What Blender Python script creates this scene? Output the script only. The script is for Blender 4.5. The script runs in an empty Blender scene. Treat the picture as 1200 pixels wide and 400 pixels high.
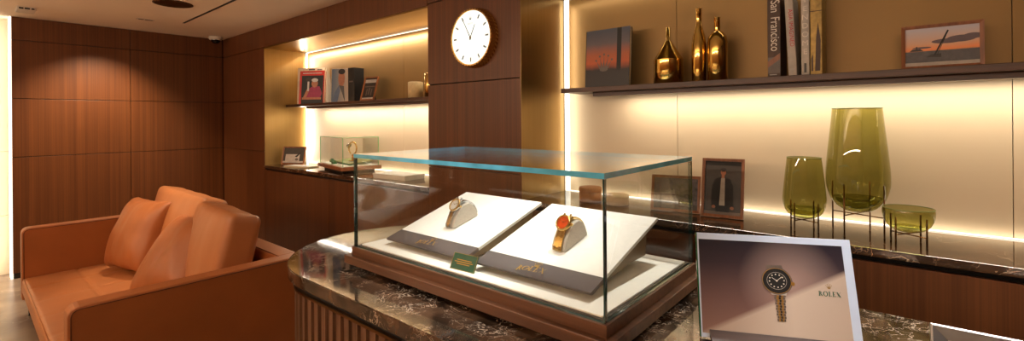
import bpy, bmesh, math, random
from mathutils import Vector, Matrix
from math import sin, cos, pi, radians as R
random.seed(7)
sc = bpy.context.scene
COL = sc.collection

# ------------------------------------------------------------------ camera
YAW, ROLL = R(40.14), R(-.45)
f_ = Vector((-sin(YAW), cos(YAW), 0)); r0 = Vector((cos(YAW), sin(YAW), 0)); u0 = Vector((0, 0, 1))
r_ = r0 * cos(ROLL) + u0 * sin(ROLL); u_ = u0 * cos(ROLL) - r0 * sin(ROLL)
cam = bpy.data.objects.new('camera', bpy.data.cameras.new('camera'))
COL.objects.link(cam)
cam.matrix_world = Matrix(((r_.x, u_.x, -f_.x, 0), (r_.y, u_.y, -f_.y, 0), (r_.z, u_.z, -f_.z, 1.6), (0, 0, 0, 1)))
cam.data.sensor_width = 36; cam.data.lens = 544 / 1200 * 36
cam.data.shift_y = -(200 - 140.1) / 1200
cam.data.clip_start = .02
sc.camera = cam

# ------------------------------------------------------------------ look and light
sc.view_settings.view_transform = 'Standard'; sc.view_settings.look = 'None'
sc.view_settings.gamma = 1; sc.view_settings.use_curve_mapping = False
sc.view_settings.exposure = 0.0
w = bpy.data.worlds.new('world'); sc.world = w; w.use_nodes = True
w.node_tree.nodes['Background'].inputs[0].default_value = (1, .8, .6, 1)
w.node_tree.nodes['Background'].inputs[1].default_value = .05

def area(name, loc, rot, sx, sy, power, col):
    l = bpy.data.lights.new(name, 'AREA'); l.shape = 'RECTANGLE'; l.size = sx; l.size_y = sy
    l.energy = power; l.color = col
    o = bpy.data.objects.new(name, l); COL.objects.link(o); o.location = loc; o.rotation_euler = rot
    return o
def spot(name, loc, target, angle, blend, power, col, size=.03):
    l = bpy.data.lights.new(name, 'SPOT'); l.spot_size = R(angle); l.spot_blend = blend
    l.energy = power; l.color = col; l.shadow_soft_size = size
    o = bpy.data.objects.new(name, l); COL.objects.link(o); o.location = loc
    o.rotation_euler = (Vector(target) - Vector(loc)).to_track_quat('-Z', 'Y').to_euler()
    return o
LED = (1, .87, .69)
LEDU = (1, .68, .36)
DL = (1, .76, .50)
DLN = (1, .95, .88)
# niche one: corner strip, top cove, under-shelf, counter-back
area('led_corner', (-5.64, 2.70, 1.77), (R(90), 0, R(-52)), .03, 1.25, 8, LED)
area('led_cove', (-4.2, 2.70, 2.40), (R(28), 0, 0), 2.8, .03, 15, LED)
area('led_shelf', (-4.0, 2.655, 1.735), (R(8), 0, 0), 2.4, .02, 11, LED)
area('led_counter', (-4.2, 2.745, 1.10), (R(160), 0, 0), 2.8, .02, 1.5, LED)
# niche two
area('led_corner', (-1.80, 2.70, 1.77), (R(90), 0, R(-52)), .03, 1.25, 1.6, LED)
area('led_cove', (-.1, 2.70, 2.40), (R(28), 0, 0), 3.3, .03, 2, LED)
area('led_shelf', (.1, 2.655, 1.735), (R(8), 0, 0), 2.9, .02, 10, LED)
area('led_counter', (-.1, 2.745, 1.10), (R(160), 0, 0), 3.3, .02, 1.1, LED)
# backlit wall at far left
area('led_door', (-7.02, .25, 1.35), (R(90), 0, R(90)), .03, 2.6, 5, LED)
# ceiling downlights, then fill lamps added out of view
spot('downlight', (-5.17, 1.27, 2.66), (-4.80, 1.25, .9), 46, .6, 130, DL)
spot('downlight', (-6.30, .98, 2.69), (-6.85, .98, 1), 95, .9, 300, DL)
spot('downlight', (-1.45, 1.95, 2.69), (-1.42, 1.42, 1), 40, .4, 115, DLN)
spot('downlight', (-.80, 1.95, 2.69), (-.92, 1.42, 1), 40, .4, 115, DLN)
spot('downlight', (.35, 1.5, 2.69), (.22, 1.65, 1), 60, .7, 150, DLN)
spot('downlight', (-1.15, .75, 2.69), (-1.18, 1.35, 1.1), 36, .6, 70, DLN)  # added front fill for the watch faces, otherwise lit from behind
spot('downlight', (-4.1, .15, 2.69), (-4.55, 1.15, .95), 34, .7, 75, DL)
spot('downlight', (-3.6, .1, 2.69), (-3.9, .4, 0), 95, .9, 20, DL)
area('room_fill', (-.5, -1.6, 2.68), (0, 0, 0), 3.5, 1.0, 6, DL)  # added soft fill lamp out of view, stands for no ceiling fitting
area('room_fill', (-4.6, -1.6, 2.68), (0, 0, 0), 3.0, .8, 12, DL)  # second added fill lamp, on the sofa side
area('ceiling_fill', (-2.5, -3.2, 2.25), (R(180 - 25), 0, 0), 8, .1, 260, (1, .80, .60))  # added unseen uplight, brightens the ceiling and fills the room

# ------------------------------------------------------------------ materials
M = {}
def newmat(name):
    m = bpy.data.materials.new(name); m.use_nodes = True
    nt = m.node_tree; b = nt.nodes['Principled BSDF']; M[name] = m
    return m, nt, b
def lin(c):
    return tuple(((v / 255) / 12.92 if v / 255 <= .04045 else ((v / 255 + .055) / 1.055) ** 2.4) for v in c) + (1,)
def plain(name, col, rough=.5, metal=0, noise=.12, scale=30, emit=0, coat=0, bump=0, spec=.5):
    """solid colour with a gentle noise variation"""
    m, nt, b = newmat(name); N = nt.nodes; L = nt.links
    c = lin(col)
    tc = N.new('ShaderNodeTexCoord'); nz = N.new('ShaderNodeTexNoise'); nz.inputs['Scale'].default_value = scale
    nz.inputs['Detail'].default_value = 3
    L.new(tc.outputs['Object'], nz.inputs['Vector'])
    rp = N.new('ShaderNodeValToRGB')
    rp.color_ramp.elements[0].position = .3; rp.color_ramp.elements[1].position = .7
    rp.color_ramp.elements[0].color = tuple(v * (1 - noise) for v in c[:3]) + (1,)
    rp.color_ramp.elements[1].color = tuple(min(1, v * (1 + noise)) for v in c[:3]) + (1,)
    L.new(nz.outputs['Fac'], rp.inputs[0]); L.new(rp.outputs[0], b.inputs['Base Color'])
    b.inputs['Roughness'].default_value = rough; b.inputs['Metallic'].default_value = metal
    b.inputs['Coat Weight'].default_value = coat; b.inputs['Specular IOR Level'].default_value = spec
    if emit:
        b.inputs['Emission Color'].default_value = c; b.inputs['Emission Strength'].default_value = emit
    if bump:
        bp = N.new('ShaderNodeBump'); bp.inputs['Strength'].default_value = bump; bp.inputs['Distance'].default_value = .002
        L.new(nz.outputs['Fac'], bp.inputs['Height']); L.new(bp.outputs[0], b.inputs['Normal'])
    return m
def wood(name, dark, light, rough=.42, sc3=(70, 70, 1.0), coat=0):
    m, nt, b = newmat(name); N = nt.nodes; L = nt.links
    tc = N.new('ShaderNodeTexCoord'); mp = N.new('ShaderNodeMapping'); mp.inputs['Scale'].default_value = sc3
    L.new(tc.outputs['Object'], mp.inputs['Vector'])
    n1 = N.new('ShaderNodeTexNoise'); n1.inputs['Scale'].default_value = 1; n1.inputs['Detail'].default_value = 4
    L.new(mp.outputs[0], n1.inputs['Vector'])
    mp2 = N.new('ShaderNodeMapping'); mp2.inputs['Scale'].default_value = tuple(v * .14 for v in sc3)
    L.new(tc.outputs['Object'], mp2.inputs['Vector'])
    n2 = N.new('ShaderNodeTexNoise'); n2.inputs['Scale'].default_value = 1; n2.inputs['Detail'].default_value = 2
    L.new(mp2.outputs[0], n2.inputs['Vector'])
    ad = N.new('ShaderNodeMath'); ad.operation = 'MULTIPLY_ADD'; ad.inputs[1].default_value = .6
    mu = N.new('ShaderNodeMath'); mu.operation = 'MULTIPLY'; mu.inputs[1].default_value = .4
    L.new(n2.outputs['Fac'], mu.inputs[0]); L.new(n1.outputs['Fac'], ad.inputs[0]); L.new(mu.outputs[0], ad.inputs[2])
    rp = N.new('ShaderNodeValToRGB'); rp.color_ramp.elements[0].position = .38; rp.color_ramp.elements[1].position = .62
    rp.color_ramp.elements[0].color = lin(dark); rp.color_ramp.elements[1].color = lin(light)
    L.new(ad.outputs[0], rp.inputs[0]); L.new(rp.outputs[0], b.inputs['Base Color'])
    b.inputs['Roughness'].default_value = rough; b.inputs['Coat Weight'].default_value = coat
    b.inputs['Coat Roughness'].default_value = .15
    return m
wood('panel_wood', (80, 42, 16), (102, 57, 25), .42, (130, 130, .6))
wood('shelf_wood', (58, 30, 16), (86, 50, 30), .4, (1.0, 70, 70))
wood('base_wood', (84, 52, 32), (110, 72, 48), .38, (3, 60, 60))
wood('frame_wood', (120, 68, 34), (158, 96, 54), .4, (60, 60, 8))
wood('slat_wood', (100, 72, 54), (132, 98, 76), .45, (60, 60, 1.5))
wood('print_ledge', (58, 42, 36), (74, 54, 46), .5, (4, 60, 60))
plain('seam_dark', (18, 11, 8), .8)
plain('black', (14, 12, 12), .6)
plain('black_metal', (22, 20, 20), .35, .6)
plain('ceiling_paint', (236, 218, 196), .8, noise=.03, scale=2)
plain('room_paint', (150, 118, 90), .8, noise=.05, scale=2)
plain('white_plastic', (205, 190, 172), .5, noise=.03)
plain('cove_plaster', (240, 222, 190), .7, noise=.03, scale=3)
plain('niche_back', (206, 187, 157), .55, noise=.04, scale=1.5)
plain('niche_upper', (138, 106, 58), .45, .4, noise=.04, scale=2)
plain('leather', (166, 98, 54), .42, noise=.06, scale=5, bump=.1)
plain('leather_light', (180, 116, 72), .40, noise=.06, scale=5, bump=.1)
plain('leather_seam', (96, 46, 20), .6)
plain('pad_white', (236, 234, 226), .75, noise=.03, scale=60, bump=.05)
plain('pad_grey', (82, 74, 72), .7, noise=.05, scale=60)
plain('tray_white', (238, 234, 222), .8, noise=.02, scale=20)
plain('wedge_bronze', (120, 98, 66), .4, .3)
plain('cushion_grey', (192, 184, 170), .8, noise=.12, scale=300, bump=.3)
plain('gold', (214, 178, 108), .22, 1, noise=.05)
plain('gold_polished', (224, 186, 104), .10, 1, noise=.05, scale=8)
plain('gold_ink', (196, 156, 78), .35, .8)
plain('steel', (190, 190, 190), .22, 1)
plain('silver_tray', (150, 148, 148), .35, .8, noise=.05)
plain('dial_silver', (206, 204, 198), .35, .2)
plain('dial_orange', (206, 74, 22), .3)
plain('green_card', (14, 92, 66), .45)
plain('green_leather', (18, 104, 52), .5)
plain('green_soft', (120, 130, 60), .6)
plain('brass_wire', (120, 84, 50), .3, 1)
plain('card_white', (226, 222, 214), .6, noise=.02)
plain('print_white', (200, 216, 242), .35, noise=.02)
plain('green_edge', (28, 92, 60), .12, coat=.5)
plain('box_brown', (170, 116, 66), .6)
plain('box_cream', (206, 176, 138), .6)
plain('candle_cream', (214, 190, 140), .5)
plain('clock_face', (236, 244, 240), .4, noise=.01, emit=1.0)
plain('clock_mark', (150, 160, 166), .45)
plain('book_red', (190, 36, 26), .45); plain('book_black', (20, 19, 20), .5)
plain('book_cream', (206, 190, 164), .6); plain('book_grey', (188, 180, 170), .55)
plain('book_brown', (70, 46, 32), .5); plain('book_gold', (166, 136, 72), .45, .3, noise=.3, scale=40)
plain('pages', (214, 196, 160), .8, noise=.12, scale=150)
plain('ink_red', (190, 40, 66), .5); plain('ink_white', (226, 218, 206), .5); plain('ink_light', (190, 186, 182), .5)
plain('ink_green', (16, 92, 74), .5); plain('ink_gold', (150, 116, 60), .5)
plain('skin', (172, 112, 82), .55); plain('hair', (30, 20, 16), .6); plain('shirt', (168, 160, 150), .6)
plain('jacket', (20, 18, 22), .6); plain('trousers', (26, 26, 34), .6); plain('pink', (150, 50, 82), .6)
plain('photo_dark', (46, 38, 34), .4); plain('photo_mid', (104, 92, 84), .45); plain('photo_light', (184, 176, 168), .45)
plain('photo_speckle', (64, 54, 60), .35, noise=.8, scale=70)
plain('photo_blue', (70, 92, 126), .45)
plain('sea', (84, 82, 86), .45, noise=.2, scale=60); plain('sand', (176, 168, 160), .45); plain('cloud', (98, 82, 90), .45)
plain('cloth_light', (200, 180, 150), .7)
plain('lens_dark', (12, 10, 10), .1)
plain('recess_brown', (78, 50, 22), .35, .7)

def ramp_mat(name, axis, stops, rough=.4, noise=0):
    """printed picture: colours running along one local axis (z in metres)"""
    m, nt, b = newmat(name); N = nt.nodes; L = nt.links
    tc = N.new('ShaderNodeTexCoord'); sp = N.new('ShaderNodeSeparateXYZ'); L.new(tc.outputs['Object'], sp.inputs[0])
    mr = N.new('ShaderNodeMapRange'); mr.inputs[1].default_value = stops[0][0]; mr.inputs[2].default_value = stops[-1][0]
    src = sp.outputs[axis]
    if noise:
        nz = N.new('ShaderNodeTexNoise'); nz.inputs['Scale'].default_value = 14; L.new(tc.outputs['Object'], nz.inputs['Vector'])
        ma = N.new('ShaderNodeMath'); ma.operation = 'MULTIPLY_ADD'; ma.inputs[1].default_value = noise
        L.new(nz.outputs['Fac'], ma.inputs[0]); L.new(src, ma.inputs[2]); src = ma.outputs[0]
    L.new(src, mr.inputs[0])
    rp = N.new('ShaderNodeValToRGB'); cr = rp.color_ramp
    span = stops[-1][0] - stops[0][0]
    cr.elements[0].position = 0; cr.elements[0].color = lin(stops[0][1])
    cr.elements[1].position = 1; cr.elements[1].color = lin(stops[-1][1])
    for z, c in stops[1:-1]:
        e = cr.elements.new((z - stops[0][0]) / span); e.color = lin(c)
    L.new(mr.outputs[0], rp.inputs[0]); L.new(rp.outputs[0], b.inputs['Base Color'])
    b.inputs['Roughness'].default_value = rough
    return m
ramp_mat('sunset', 2, [(0, (80, 78, 82)), (.07, (130, 110, 110)), (.085, (250, 150, 80)), (.11, (226, 176, 140)), (.17, (196, 192, 204))], noise=.01)
ramp_mat('crown_cover', 2, [(0, (18, 18, 22)), (.12, (34, 26, 28)), (.17, (196, 92, 46)), (.22, (180, 96, 60)), (.29, (106, 96, 102)), (.36, (80, 86, 100))], noise=.03)
ramp_mat('face_cover', 0, [(0, (60, 84, 116)), (.06, (110, 120, 132)), (.12, (150, 140, 130)), (.2, (190, 170, 150))])

def pane_glass(name, tint, refl=1.0, rough=0.0, f0=.04):
    m = bpy.data.materials.new(name); m.use_nodes = True; M[name] = m
    nt = m.node_tree; N = nt.nodes; L = nt.links
    N.remove(N['Principled BSDF'])
    lw = N.new('ShaderNodeLayerWeight'); lw.inputs['Blend'].default_value = .5
    pw = N.new('ShaderNodeMath'); pw.operation = 'POWER'; pw.inputs[1].default_value = 5
    ma = N.new('ShaderNodeMath'); ma.operation = 'MULTIPLY_ADD'; ma.inputs[1].default_value = .9 * refl; ma.inputs[2].default_value = f0 * refl
    L.new(lw.outputs['Facing'], pw.inputs[0]); L.new(pw.outputs[0], ma.inputs[0])
    t = N.new('ShaderNodeBsdfTransparent'); t.inputs[0].default_value = tint + (1,)
    g = N.new('ShaderNodeBsdfGlossy'); g.inputs['Roughness'].default_value = rough; g.inputs[0].default_value = (1, 1, 1, 1)
    mx = N.new('ShaderNodeMixShader'); L.new(ma.outputs[0], mx.inputs[0]); L.new(t.outputs[0], mx.inputs[1]); L.new(g.outputs[0], mx.inputs[2])
    L.new(mx.outputs[0], N['Material Output'].inputs[0])
    return m
pane_glass('glass', (.975, .985, .98))
pane_glass('green_glass', (.59, .58, .30), .9, .01, .05)
plain('glass_edge', (88, 190, 236), .12, noise=.25, scale=12, coat=1)
plain('glass_edge_dark', (22, 62, 60), .1, noise=.25, scale=12, coat=1)
plain('glass_edge_green', (110, 176, 116), .15, noise=.2, scale=12, coat=1)

def brass_panel():
    m, nt, b = newmat('brushed_brass'); N = nt.nodes; L = nt.links
    tc = N.new('ShaderNodeTexCoord'); mp = N.new('ShaderNodeMapping'); mp.inputs['Scale'].default_value = (120, 120, .6)
    nz = N.new('ShaderNodeTexNoise'); nz.inputs['Scale'].default_value = 1; nz.inputs['Detail'].default_value = 3
    L.new(tc.outputs['Object'], mp.inputs['Vector']); L.new(mp.outputs[0], nz.inputs['Vector'])
    rp = N.new('ShaderNodeValToRGB'); rp.color_ramp.elements[0].position = .3; rp.color_ramp.elements[1].position = .7
    rp.color_ramp.elements[0].color = lin((160, 132, 86)); rp.color_ramp.elements[1].color = lin((170, 142, 94))
    L.new(nz.outputs['Fac'], rp.inputs[0]); L.new(rp.outputs[0], b.inputs['Base Color'])
    b.inputs['Metallic'].default_value = 1; b.inputs['Roughness'].default_value = .3
brass_panel()

def marble(name, dark, mid, vein, sc1, rough=.06, veinw=.025):
    m, nt, b = newmat(name); N = nt.nodes; L = nt.links
    tc = N.new('ShaderNodeTexCoord')
    nz = N.new('ShaderNodeTexNoise'); nz.inputs['Scale'].default_value = sc1; nz.inputs['Detail'].default_value = 6; nz.inputs['Distortion'].default_value = .6
    L.new(tc.outputs['Object'], nz.inputs['Vector'])
    rp = N.new('ShaderNodeValToRGB'); rp.color_ramp.elements[0].position = .4; rp.color_ramp.elements[1].position = .66
    rp.color_ramp.elements[0].color = lin(dark); rp.color_ramp.elements[1].color = lin(mid)
    L.new(nz.outputs['Fac'], rp.inputs[0])
    vm = N.new('ShaderNodeVectorMath'); vm.operation = 'MULTIPLY_ADD'; vm.inputs[1].default_value = (.5, .5, .5)
    L.new(nz.outputs['Color'], vm.inputs[0]); L.new(tc.outputs['Object'], vm.inputs[2])
    vo = N.new('ShaderNodeTexVoronoi'); vo.feature = 'DISTANCE_TO_EDGE'; vo.inputs['Scale'].default_value = sc1 * 1.3
    L.new(vm.outputs[0], vo.inputs['Vector'])
    vr = N.new('ShaderNodeValToRGB'); vr.color_ramp.elements[0].position = 0; vr.color_ramp.elements[1].position = veinw
    vr.color_ramp.elements[0].color = (1, 1, 1, 1); vr.color_ramp.elements[1].color = (0, 0, 0, 1)
    L.new(vo.outputs['Distance'], vr.inputs[0])
    n2 = N.new('ShaderNodeTexNoise'); n2.inputs['Scale'].default_value = sc1 * .9; n2.inputs['Detail'].default_value = 3
    L.new(tc.outputs['Object'], n2.inputs['Vector'])
    r2 = N.new('ShaderNodeValToRGB'); r2.color_ramp.elements[0].position = .46; r2.color_ramp.elements[1].position = .62
    L.new(n2.outputs['Fac'], r2.inputs[0])
    mu = N.new('ShaderNodeMath'); mu.operation = 'MULTIPLY'; L.new(vr.outputs[0], mu.inputs[0]); L.new(r2.outputs[0], mu.inputs[1])
    mx = N.new('ShaderNodeMix'); mx.data_type = 'RGBA'; L.new(mu.outputs[0], mx.inputs[0]); L.new(rp.outputs[0], mx.inputs[6]); mx.inputs[7].default_value = lin(vein)
    L.new(mx.outputs[2], b.inputs['Base Color'])
    b.inputs['Roughness'].default_value = rough; b.inputs['IOR'].default_value = (1.8 if name == 'island_marble' else 2.2) if rough < .2 else 1.5
    return m
marble('island_marble', (32, 23, 16), (96, 72, 54), (226, 208, 188), 10, .06, .035)
marble('counter_marble', (48, 32, 21), (86, 58, 38), (190, 158, 126), 7, .05)
marble('floor_stone', (124, 108, 96), (156, 140, 126), (178, 164, 150), 2.2, .25, .02)

# ------------------------------------------------------------------ geometry helpers
def BM(): return bmesh.new()
def box(bm, a, b, mi=0, bev=0):
    a = Vector(a); b = Vector(b)
    r = bmesh.ops.create_cube(bm, size=1)
    vs = r['verts']
    for v in vs: v.co = Vector((a.x + (v.co.x + .5) * (b.x - a.x), a.y + (v.co.y + .5) * (b.y - a.y), a.z + (v.co.z + .5) * (b.z - a.z)))
    fs = set(f for v in vs for f in v.link_faces)
    for f in fs: f.material_index = mi
    if bev:
        es = list(set(e for v in vs for e in v.link_edges))
        r = bmesh.ops.bevel(bm, geom=es, offset=bev, segments=2, affect='EDGES', profile=.5)
        for f in r['faces']: f.material_index = mi
    return vs
def prism(bm, pts, p0, ux, uy, ext, mi=0):
    """extrude polygon pts (in ux,uy plane at p0) along ext"""
    ux, uy, ext, p0 = Vector(ux), Vector(uy), Vector(ext), Vector(p0)
    a = [bm.verts.new(p0 + ux * x + uy * y) for x, y in pts]
    b = [bm.verts.new(v.co + ext) for v in a]
    n = len(pts)
    fs = [bm.faces.new(a), bm.faces.new(b[::-1])]
    for i in range(n): fs.append(bm.faces.new((a[(i + 1) % n], a[i], b[i], b[(i + 1) % n])))
    for f in fs: f.material_index = mi
    bmesh.ops.recalc_face_normals(bm, faces=fs)
    return a + b
def lathe(bm, prof, seg=40, c=(0, 0, 0), mi=0, close=False):
    c = Vector(c); rings = []
    for r, z in prof:
        if r < 1e-6: rings.append([bm.verts.new(c + Vector((0, 0, z)))])
        else: rings.append([bm.verts.new(c + Vector((r * cos(2 * pi * k / seg), r * sin(2 * pi * k / seg), z))) for k in range(seg)])
    fs = []
    for A, B in zip(rings, rings[1:]):
        for k in range(seg):
            k2 = (k + 1) % seg
            if len(A) == 1 and len(B) == 1: continue
            if len(A) == 1: fs.append(bm.faces.new((A[0], B[k2], B[k])))
            elif len(B) == 1: fs.append(bm.faces.new((A[k], A[k2], B[0])))
            else: fs.append(bm.faces.new((A[k], A[k2], B[k2], B[k])))
    for f in fs: f.material_index = mi; f.smooth = True
    return [v for r in rings for v in r]
def tube(bm, pts, r, seg=10, mi=0, closed=False):
    pts = [Vector(p) for p in pts]; n = len(pts); rings = []
    for i, p in enumerate(pts):
        if closed: t = pts[(i + 1) % n] - pts[i - 1]
        else: t = pts[min(i + 1, n - 1)] - pts[max(i - 1, 0)]
        t.normalize(); a = Vector((0, 0, 1)) if abs(t.z) < .9 else Vector((1, 0, 0))
        x = t.cross(a).normalized(); y = t.cross(x)
        rr = r[i] if isinstance(r, (list, tuple)) else r
        rings.append([bm.verts.new(p + (x * cos(2 * pi * k / seg) + y * sin(2 * pi * k / seg)) * rr) for k in range(seg)])
    m = n if closed else n - 1
    for i in range(m):
        A, B = rings[i], rings[(i + 1) % n]
        for k in range(seg):
            f = bm.faces.new((A[k], A[(k + 1) % seg], B[(k + 1) % seg], B[k])); f.smooth = True; f.material_index = mi
    if not closed:
        for rg in (rings[0], rings[-1][::-1]):
            f = bm.faces.new(rg); f.material_index = mi
def obj(name, bm, mats, parent=None, smooth=False, loc=None, bev=0, subd=0, recalc=True):
    if recalc and bm.faces: bmesh.ops.recalc_face_normals(bm, faces=bm.faces[:])
    me = bpy.data.meshes.new(name); bm.to_mesh(me); bm.free()
    if smooth:
        for p in me.polygons: p.use_smooth = True
    for m in (mats if isinstance(mats, (list, tuple)) else [mats]): me.materials.append(M[m])
    o = bpy.data.objects.new(name, me); COL.objects.link(o)
    if loc: o.location = loc
    if parent: o.parent = parent
    if bev:
        md = o.modifiers.new('bevel', 'BEVEL'); md.width = bev; md.segments = 2; md.limit_method = 'ANGLE'; md.angle_limit = R(40)
    if subd:
        md = o.modifiers.new('subd', 'SUBSURF'); md.levels = subd; md.render_levels = subd
    return o
def tag(o, label, cat, group=None):
    o['label'] = label; o['category'] = cat
    if group: o['group'] = group
    return o
def thing(name, label, cat, loc=(0, 0, 0), rot=(0, 0, 0), group=None):
    o = bpy.data.objects.new(name, None); COL.objects.link(o); o.empty_display_size = .05
    o.location = loc; o.rotation_euler = rot
    return tag(o, label, cat, group)
def struct(name, bm, mats, **k):
    o = obj(name, bm, mats, **k); o['kind'] = 'structure'; return o
def copy_tree(o, parent=None):
    c = o.copy(); COL.objects.link(c); c.parent = parent
    for ch in list(o.children): copy_tree(ch, c)
    return c
def ell(cx, cz, rx, rz, n=20, a0=0, a1=360):
    return [(cx + rx * cos(R(a0 + (a1 - a0) * i / n)), cz + rz * sin(R(a0 + (a1 - a0) * i / n))) for i in range(n + (a1 - a0 < 360))]
def rect(x0, z0, x1, z1): return [(x0, z0), (x1, z0), (x1, z1), (x0, z1)]
def art(name, polys, parent, y=-.001, step=.0002, loc=None):
    """flat printed marks on the -Y face, each polygon (points, material)"""
    bm = BM(); names = []
    for i, (pts, m) in enumerate(polys):
        if m not in names: names.append(m)
        f = bm.faces.new([bm.verts.new((p[0], y - step * i, p[1])) for p in pts]); f.material_index = names.index(m)
        f.normal_update()
        if f.normal.y > 0: f.normal_flip()
    return obj(name, bm, names, parent, recalc=False, loc=loc)
def crown(cx, cz, s, m):
    """five-pointed crown mark, s = width"""
    P = []
    tips = [(-.48, .62), (-.26, .84), (0, .93), (.26, .84), (.48, .62)]
    for tx, tz in tips:
        bx = tx * .42
        P.append(([(cx + (bx - .06) * s, cz + .14 * s), (cx + (bx + .06) * s, cz + .14 * s), (cx + tx * s, cz + tz * s)], m))
        P.append((ell(cx + tx * s, cz + tz * s, .065 * s, .065 * s, 10), m))
    P.append((ell(cx, cz + .1 * s, .25 * s, .10 * s, 16), m))
    return P
def letter(ch, x, z, h):
    """serif capitals as polygons; returns (polys, advance)"""
    t = h * .17; s = h * .06; o = []
    def st(x0): o.append(rect(x0, z, x0 + t, z + h)); o.append(rect(x0 - t * .5, z, x0 + t * 1.5, z + s)); o.append(rect(x0 - t * .5, z + h - s, x0 + t * 1.5, z + h))
    def ringpts(cx, cz, rx, rz, w_, a0, a1, n=14):
        out = ell(cx, cz, rx, rz, n, a0, a1); inn = ell(cx, cz, rx - w_, rz - s * 1.3, n, a0, a1)
        for i in range(n): o.append([out[i], out[(i + 1) % len(out)], inn[(i + 1) % len(inn)], inn[i]])
    if ch == 'R':
        st(x + t * .5); ringpts(x + t, z + h * .74, h * .42, h * .26, t, -90, 90)
        o.append([(x + h * .3, z + h * .48), (x + h * .3 + t, z + h * .5), (x + h * .82, z), (x + h * .82 - t, z)]); return o, h * .86
    if ch == 'O': ringpts(x + h * .46, z + h * .5, h * .46, h * .52, t, 0, 360, 24); return o, h * 1.02
    if ch == 'L': st(x + t * .5); o.append(rect(x + t, z, x + h * .6, z + s)); o.append(rect(x + h * .6 - s, z, x + h * .6, z + h * .25)); return o, h * .72
    if ch == 'E':
        st(x + t * .5)
        for q in (0, h * .48, h - s): o.append(rect(x + t, z + q, x + h * (.62 if q == 0 or q > h * .6 else .5), z + q + s))
        o.append(rect(x + h * .62 - s, z, x + h * .62, z + h * .22)); o.append(rect(x + h * .62 - s, z + h * .78, x + h * .62, z + h)); return o, h * .76
    if ch == 'X':
        o.append([(x, z + h), (x + t * 1.1, z + h), (x + h * .8, z), (x + h * .8 - t * 1.1, z)])
        o.append([(x + h * .08, z), (x + h * .08 + s, z), (x + h * .76, z + h), (x + h * .76 - s, z + h)]); return o, h * .85
    return o, h * .4
def rolex(x, z, h, m, dist=.04):
    P = []; 
    for ch in 'ROLEX':
        o, a = letter(ch, x, z, h); P += [(q, m) for q in o]; x += a + h * dist
    return P
def text(name, body, size, m, parent, loc, rot=(R(90), 0, 0), align='CENTER', shear=0, sx=1):
    cu = bpy.data.curves.new(name, 'FONT'); cu.body = body; cu.size = size; cu.align_x = align; cu.align_y = 'CENTER'; cu.extrude = .0003
    tmp = bpy.data.objects.new(name, cu); COL.objects.link(tmp)
    me = bpy.data.meshes.new_from_object(tmp)
    bpy.data.objects.remove(tmp)
    me.materials.clear(); me.materials.append(M[m])
    o = bpy.data.objects.new(name, me); COL.objects.link(o); o.parent = parent; o.location = loc; o.rotation_euler = rot; o.scale = (sx, 1, 1)
    return o

# ------------------------------------------------------------------ ROOM
WA, WB, NB, CE = -6.98, 2.267, 2.767, 2.70
N1, N1e, N2, N2e = -5.668, -2.738, -1.835, 1.75
CT = 1.093
def panel(bm, axis, at_, lo, hi, z0, z1, th=.02, bev=.0015):
    g = .003
    if axis == 'x': box(bm, (at_ - th, lo + g, z0 + g), (at_, hi - g, z1 - g), 0, bev)
    else: box(bm, (lo + g, at_, z0 + g), (hi - g, at_ + th, z1 - g), 0, bev)
bm = BM(); box(bm, (-8.2, -3.6, -.05), (2.6, 3.0, 0)); struct('floor', bm, 'floor_stone')
bm = BM(); box(bm, (-8.2, -3.6, CE), (2.6, 3.0, CE + .05)); struct('ceiling', bm, 'ceiling_paint')
# left wall panels and backing
ZS = [.055, 1.25, 1.855, 2.46, CE]
bm = BM(); ys = [.33, 1.289, 2.262]
for a, b in zip(ys, ys[1:]):
    for z0, z1 in zip(ZS, ZS[1:]): panel(bm, 'x', WA, a, b, z0, z1)
box(bm, (WA - .20, .335, 0.05), (WA - .02, 3.0, CE), 1)
struct('wall_left', bm, ['panel_wood', 'seam_dark'])
bm = BM(); box(bm, (WA - .19, .34, 0), (WA - .01, WB, .055)); struct('baseboard_left', bm, 'black')
bm = BM(); box(bm, (-7.36, -3.6, 0), (-7.28, .34, .62)); box(bm, (-7.36, -3.6, .624), (-7.28, .34, 1.30)); box(bm, (-7.36, -3.6, 1.304), (-7.28, .34, CE))
struct('wall_left', bm, 'cove_plaster')
# back wall: wood cladding around two niches
bm = BM()
def backbox(x0, x1, z0, z1): panel(bm, 'y', WB, x0, x1, z0, z1)
for z0, z1 in zip(ZS[:3] + [2.46], ZS[1:4] + [CE]):
    backbox(WA, N1, z0, z1)                      # left of niche one
for a, b in [(N1, N1 + 1.45), (N1 + 1.45, N1e)]:
    backbox(a, b, 2.46, CE); backbox(a, b, .055, CT - .052)
for z0, z1 in [(.055, 1.25), (1.25, 1.863), (1.863, 2.475), (2.475, CE)]: backbox(N1e, N2, z0, z1)
for a, b in [(N2, N2 + 2.6), (N2 + 2.6, N2e)]:
    backbox(a, b, 2.46, CE); backbox(a, b, .055, CT - .052)
for x0, x1, z0, z1 in [(WA, N1 - .012, 0, CE), (N1e + .002, N2 - .012, 0, CE), (N2e, 2.6, 0, CE), (N1 - .1, N1e + .1, 2.47, CE), (N2 - .1, N2e + .1, 2.47, CE), (N1 - .1, N1e + .1, 0, 1.045), (N2 - .1, N2e + .1, 0, 1.045)]:
    box(bm, (x0, WB + .018, z0), (x1, NB + .1, z1), 1)
struct('wall_back', bm, ['panel_wood', 'seam_dark'])
bm = BM()
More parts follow.
